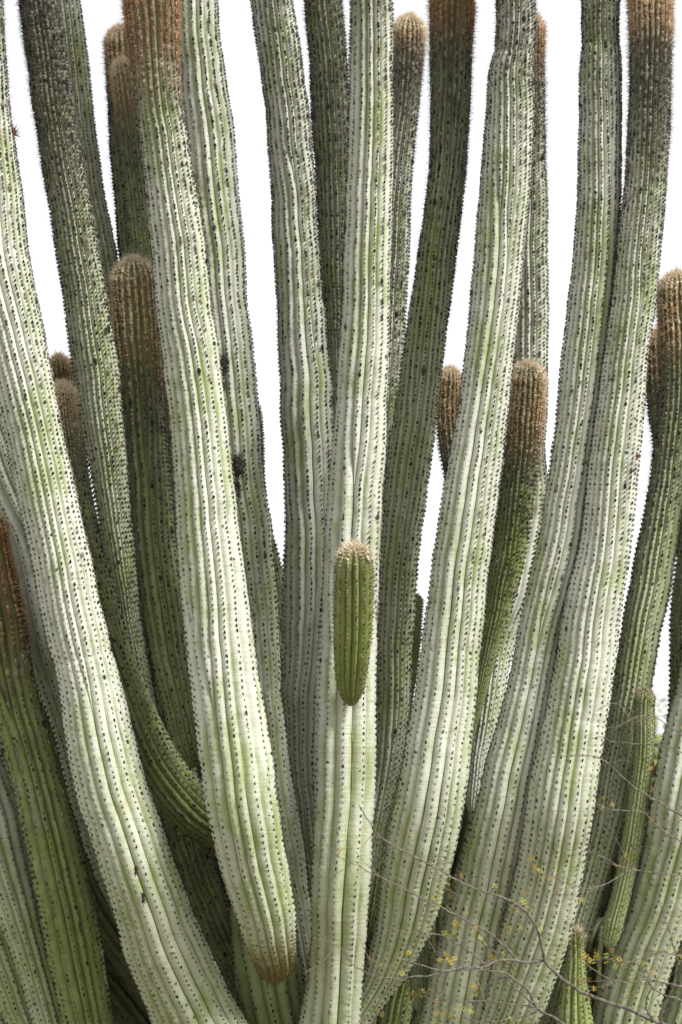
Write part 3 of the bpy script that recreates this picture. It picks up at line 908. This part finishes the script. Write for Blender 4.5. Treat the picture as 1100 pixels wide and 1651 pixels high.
def tube(P, r0, r1, rng, m=6, jag=0.0):
    P = np.asarray(P, float)
    seg = np.r_[0, np.cumsum(np.linalg.norm(np.diff(P, axis=0), axis=1))]
    ns = max(4, int(seg[-1] / 0.02))
    sv = np.linspace(0, seg[-1], ns)
    C = hermite(seg, P, sv)
    if jag:
        C += np.stack([noise1(sv, rng, 0.09, 2), noise1(sv, rng, 0.09, 2), noise1(sv, rng, 0.09, 2)], 1) * jag
    R = r0 + (r1 - r0) * (sv / seg[-1]) ** 0.8
    T = np.gradient(C, axis=0)
    T /= np.linalg.norm(T, axis=1)[:, None]
    v = np.cross(T[0], [0.3, 0.2, 0.9])
    Vs = []
    for i in range(ns):
        v = v - T[i] * v.dot(T[i])
        v /= np.linalg.norm(v)
        w = np.cross(T[i], v)
        for j in range(m):
            a = 2 * np.pi * j / m
            Vs.append(C[i] + (v * math.cos(a) + w * math.sin(a)) * R[i])
    I, J = np.meshgrid(np.arange(ns - 1), np.arange(m), indexing='ij')
    q = np.stack([I * m + J, I * m + (J + 1) % m, (I + 1) * m + (J + 1) % m, (I + 1) * m + J], -1).reshape(-1, 4)
    return np.array(Vs), q, C, T, R


LEAF_P = []


def twig(rows, d0, d1, r0, r1, sub=3, leaf=0.3, seed=0, start=None):
    """rows: photo pixels from the thick end to the thin end; side twiglets and thorns join the branch mesh"""
    rng = np.random.default_rng(seed + 50)
    n = len(rows)
    dd = np.linspace(d0, d1, n)
    W = [at(x, y, d) for (x, y), d in zip(rows, dd)]
    if start is not None:
        W = [np.array(start)] + W
    V, Q, C, T, R = tube(W, r0 * 1.25, r1 * 1.5, rng, jag=0.0022)
    Vs, Qs, off = [V], [Q], len(V)
    L = len(C)
    for k in range(sub):
        i = int(rng.uniform(.25, .97) * (L - 1))
        u = T[i] * rng.uniform(.3, 1) + rng.normal(0, .6, 3)
        u /= np.linalg.norm(u)
        ln = rng.uniform(.05, .16)
        p1 = C[i] + u * ln * .5 + rng.normal(0, .008, 3)
        p2 = C[i] + u * ln + rng.normal(0, .015, 3)
        v, q, c, t, r = tube([C[i], p1, p2], R[i] * .55, .0006, rng, m=4, jag=.0015)
        Vs.append(v)
        Qs.append(q + off)
        off += len(v)
        if rng.uniform() < leaf:
            for e in range(rng.integers(2, 6)):
                LEAF_P.append(c[int(rng.uniform(.3, .99) * (len(c) - 1))])
    for k in range(int(L * 0.8)):                 # thorns
        i = int(rng.uniform(.1, .98) * (L - 1))
        u = rng.normal(size=3)
        u -= T[i] * u.dot(T[i])
        u /= np.linalg.norm(u)
        w = np.cross(u, T[i]) * .0006
        b = C[i]
        v = np.array([b + w, b - w * .5 + T[i] * .0008, b - w * .5 - T[i] * .0008, b + u * rng.uniform(.004, .012)])
        Vs.append(v)
        Qs.append(np.array([[0, 1, 3, 3], [1, 2, 3, 3], [2, 0, 3, 3]])[:, [0, 1, 2, 2]] * 0 + off + np.array([[0, 1, 3, 2], [1, 2, 3, 0], [2, 0, 3, 1]]))
        off += 4
    for e in range(int(L * leaf * .25)):
        LEAF_P.append(C[int(rng.uniform(.2, 1) * (L - 1))])
    mesh_obj('branch', np.vstack(Vs) - SB, np.vstack(Qs), BARK, shrub)
    return C


fork = np.array(SB) + np.array([0, 0, 0.05])
trunk_top = at(1150, 1690, 6.3)
Vt, Qt, Ct, Tt, Rt = tube([SB + [0.02, 0, -0.05], SB + [0.0, 0.0, 0.25], SB * .5 + trunk_top * .5 + [0.03, 0, .02], trunk_top], .018, .009, np.random.default_rng(1), 8, .004)
mesh_obj('trunk', Vt - SB, Qt, BARK, shrub)
root2 = SB + np.array([0.02, 0.02, 0.3])
M1 = [(1054, 1645), (1018, 1629), (964, 1610), (931, 1596), (904, 1575), (879, 1550), (871, 1509), (857, 1482), (833, 1457), (802, 1445), (772, 1435),
      (736, 1419), (693, 1393), (646, 1370), (616, 1351), (598, 1330), (578, 1296)]
c1 = twig(M1, 6.3, 6.0, .0055, .0009, 7, .5, 1, trunk_top)
p878 = at(879, 1550, 6.21)
twig([(840, 1551), (807, 1547), (785, 1558), (750, 1560), (715, 1565), (660, 1550), (640, 1546)], 6.2, 6.05, .0034, .0008, 6, .6, 2, p878)
twig([(815, 1528), (791, 1506), (764, 1490), (731, 1474), (709, 1460), (679, 1449), (652, 1433), (630, 1422), (600, 1408), (555, 1385), (536, 1375), (520, 1345)],
     6.2, 5.95, .0026, .0006, 6, .5, 3, at(837, 1550, 6.2))
twig([(785, 1520), (764, 1495), (735, 1474)], 6.19, 6.1, .0018, .0006, 2, .5, 4, at(813, 1547, 6.19))
twig([(764, 1539), (736, 1520), (715, 1509), (690, 1506), (660, 1503), (620, 1500)], 6.18, 6.1, .002, .0006, 2, .3, 5, at(785, 1558, 6.18))
twig([(897, 1643), (867, 1626), (851, 1596), (835, 1583), (813, 1569), (780, 1564), (731, 1564), (701, 1572), (676, 1574), (640, 1578), (600, 1572), (570, 1555), (545, 1525), (505, 1512)],
     6.35, 6.1, .004, .0006, 7, .6, 6, at(1010, 1720, 6.3))
twig([(845, 1622), (818, 1618), (764, 1614), (723, 1615), (704, 1596), (698, 1580)], 6.33, 6.2, .0022, .0006, 4, .7, 7, at(867, 1626, 6.33))
twig([(850, 1610), (830, 1592), (815, 1575), (799, 1566)], 6.33, 6.3, .0018, .0007, 1, .4, 8, at(862, 1622, 6.33))
twig([(832, 1641), (791, 1647), (753, 1644), (742, 1636)], 6.33, 6.25, .002, .0007, 3, .6, 9, at(865, 1632, 6.34))
hub = at(1180, 1480, 6.35)
twig([(1100, 1316), (1067, 1296), (1040, 1280), (1018, 1266), (998, 1247), (973, 1225), (940, 1218), (900, 1220), (870, 1224)], 6.1, 5.9, .0034, .0006, 5, .3, 10, hub)
twig([(1096, 1182), (1075, 1167), (1049, 1156), (1027, 1156), (1002, 1168), (975, 1176)], 6.0, 5.9, .0024, .0006, 3, .2, 11, hub)
twig([(1100, 1213), (1064, 1202), (991, 1196), (969, 1188), (945, 1196)], 6.05, 5.9, .0022, .0006, 4, .2, 12, hub)
twig([(1020, 1165), (1004, 1140), (985, 1134), (962, 1146)], 5.98, 5.93, .0015, .0006, 1, .2, 13, at(1049, 1156, 5.99))
twig([(1097, 1357), (1075, 1343), (1059, 1332), (1046, 1316), (1030, 1308), (990, 1306), (960, 1296)], 6.1, 6.0, .003, .0006, 4, .4, 14, hub)
twig([(1097, 1411), (1054, 1407), (1026, 1403), (996, 1395), (975, 1384), (940, 1372), (905, 1390)], 6.15, 6.05, .0028, .0006, 5, .7, 15, hub)
twig([(1010, 1408), (996, 1414), (975, 1427), (940, 1432), (890, 1412)], 6.14, 6.05, .0017, .0006, 4, .7, 16, at(1026, 1403, 6.14))
twig([(1100, 1591), (1075, 1585), (1045, 1580), (1018, 1583), (988, 1580), (969, 1572), (945, 1553)], 6.3, 6.2, .0034, .0006, 4, .9, 17, at(1160, 1600, 6.3))
twig([(1097, 1612), (1065, 1602), (1045, 1583), (1030, 1556), (1000, 1548), (968, 1545)], 6.3, 6.22, .0024, .0006, 4, .9, 18, at(1150, 1630, 6.3))
twig([(1066, 1640), (1080, 1605), (1092, 1560), (1085, 1520), (1072, 1480), (1060, 1440)], 6.25, 6.2, .003, .0006, 4, .5, 19, at(1100, 1700, 6.3))
twig([(1040, 1620), (1050, 1595), (1042, 1560), (1040, 1520)], 6.25, 6.2, .0024, .0006, 3, .5, 20, at(1054, 1645, 6.28))
twig([(1090, 1540), (1070, 1535), (1030, 1545), (1000, 1560)], 6.25, 6.2, .0022, .0006, 3, .8, 21, hub)
Vt, Qt, Ct, Tt, Rt = tube([root2, SB + np.array([-.03, .02, .6]), hub], .012, .005, np.random.default_rng(2), 7, .004)
mesh_obj('branch', Vt - SB, Qt, BARK, shrub)
# loose sprays of leaflets where the photograph shows them
rng = np.random.default_rng(11)
for (x, y, k, d) in [(738, 1412, 8, 6.02), (716, 1455, 8, 6.05), (728, 1502, 14, 6.08), (832, 1470, 12, 6.1), (850, 1455, 12, 6.1), (722, 1545, 18, 6.1), (768, 1515, 8, 6.1),
                     (760, 1590, 14, 6.2), (680, 1602, 16, 6.2), (960, 1540, 18, 6.25), (990, 1545, 14, 6.25), (975, 1300, 10, 6.0), (890, 1412, 14, 6.1), (860, 1395, 12, 6.1),
                     (1050, 1560, 10, 6.2), (820, 1500, 12, 6.15), (795, 1545, 10, 6.15), (945, 1560, 10, 6.2), (712, 1640, 12, 6.25), (740, 1630, 10, 6.25), (1085, 1540, 8, 6.25)]:
    for e in range(k):
        LEAF_P.append(at(x + rng.normal(0, 9), y + rng.normal(0, 8), d + rng.normal(0, .02)))
LEAF_P = [p for k, p in enumerate(LEAF_P) if k % 5 < 3]
LV, LT, LR = [], [], []
for p in LEAF_P:
    u = rng.normal(size=3) + np.array([0, 0, -.3])
    u /= np.linalg.norm(u)
    w = np.cross(u, rng.normal(size=3))
    w /= np.linalg.norm(w)
    c = rng.uniform()
    for e in range(4):                              # a tiny pinnate spray
        o_ = p + u * (e - 1.5) * .0035
        for sg in (-1, 1):
            a_ = o_ + w * sg * .0012
            b_ = o_ + w * sg * rng.uniform(.004, .0075) + u * .002
            n_ = np.cross(w, u) * .0006
            k0 = len(LV)
            LV += [a_, (a_ + b_) / 2 + u * .0016 + n_, b_, (a_ + b_) / 2 - u * .0016 + n_]
            LT.append((k0, k0 + 1, k0 + 2, k0 + 3))
            LR += [c] * 4
lo = mesh_obj('leaflets', np.array(LV) - SB, np.array(LT), LEAFM.m, shrub, dict(rnd=LR), smooth=False)
lo['kind'] = 'stuff'


# ------------------------------------------------------------------ scrub trees behind the cactus
TREEBARK = simple('tree_bark', (0.09, 0.07, 0.05), (0.2, 0.16, 0.12), 20.0, .9, .7, .02)
TL = NT('tree_leaf')
TL.color(TL.mix(TL.attr('rnd'), (0.09, 0.12, 0.02), (0.22, 0.24, 0.05)))
TL.b.inputs['Roughness'].default_value = .7


def tree(x, y, h, w, seed, label):
    rng = np.random.default_rng(seed)
    root = bpy.data.objects.new('scrub_tree', None)
    link(root)
    root.location = (x, y, 0)
    root['label'] = label
    root['category'] = 'tree'
    Vs, Qs, off = [], [], 0
    tips = []
    for k in range(7):
        a = rng.uniform(0, 6.28)
        e = np.array([math.cos(a) * w * rng.uniform(.3, .9), math.sin(a) * w * rng.uniform(.3, .9), h * rng.uniform(.6, .95)])
        v, q, C, T, R = tube([(0, 0, -.1), (e[0] * .12, e[1] * .12, h * .25), e * [.6, .6, .65], e], .10, .012, rng, 6, .02)
        Vs.append(v)
        Qs.append(q + off)
        off += len(v)
        tips += [C[int(len(C) * f)] for f in (.55, .7, .85, .97)]
    mesh_obj('trunk', np.vstack(Vs), np.vstack(Qs), TREEBARK, root)
    n = 8000
    tips = np.array(tips)
    c = tips[rng.integers(0, len(tips), n)] + rng.normal(0, 1, (n, 3)) * np.array([w * .2, w * .2, h * .09])
    u = rng.normal(size=(n, 3))
    u /= np.linalg.norm(u, axis=1)[:, None]
    v = np.cross(u, rng.normal(size=(n, 3)))
    v /= np.linalg.norm(v, axis=1)[:, None]
    s_ = rng.uniform(.03, .075, n)[:, None]
    LV = np.stack([c - u * s_, c + v * s_ * .45, c + u * s_, c - v * s_ * .45], 1).reshape(-1, 3)
    LV[:, 2] = np.maximum(LV[:, 2], .02)
    o = mesh_obj('crown', LV, np.arange(n * 4).reshape(-1, 4), TL.m, root, dict(rnd=np.repeat(rng.uniform(size=n), 4)), smooth=False)
    o['kind'] = 'stuff'
    return root


tree(at(1066, 1200, 24)[0], 24, 2.45, 1.0, 1, 'low yellow green scrub tree seen past the right side of the cactus')
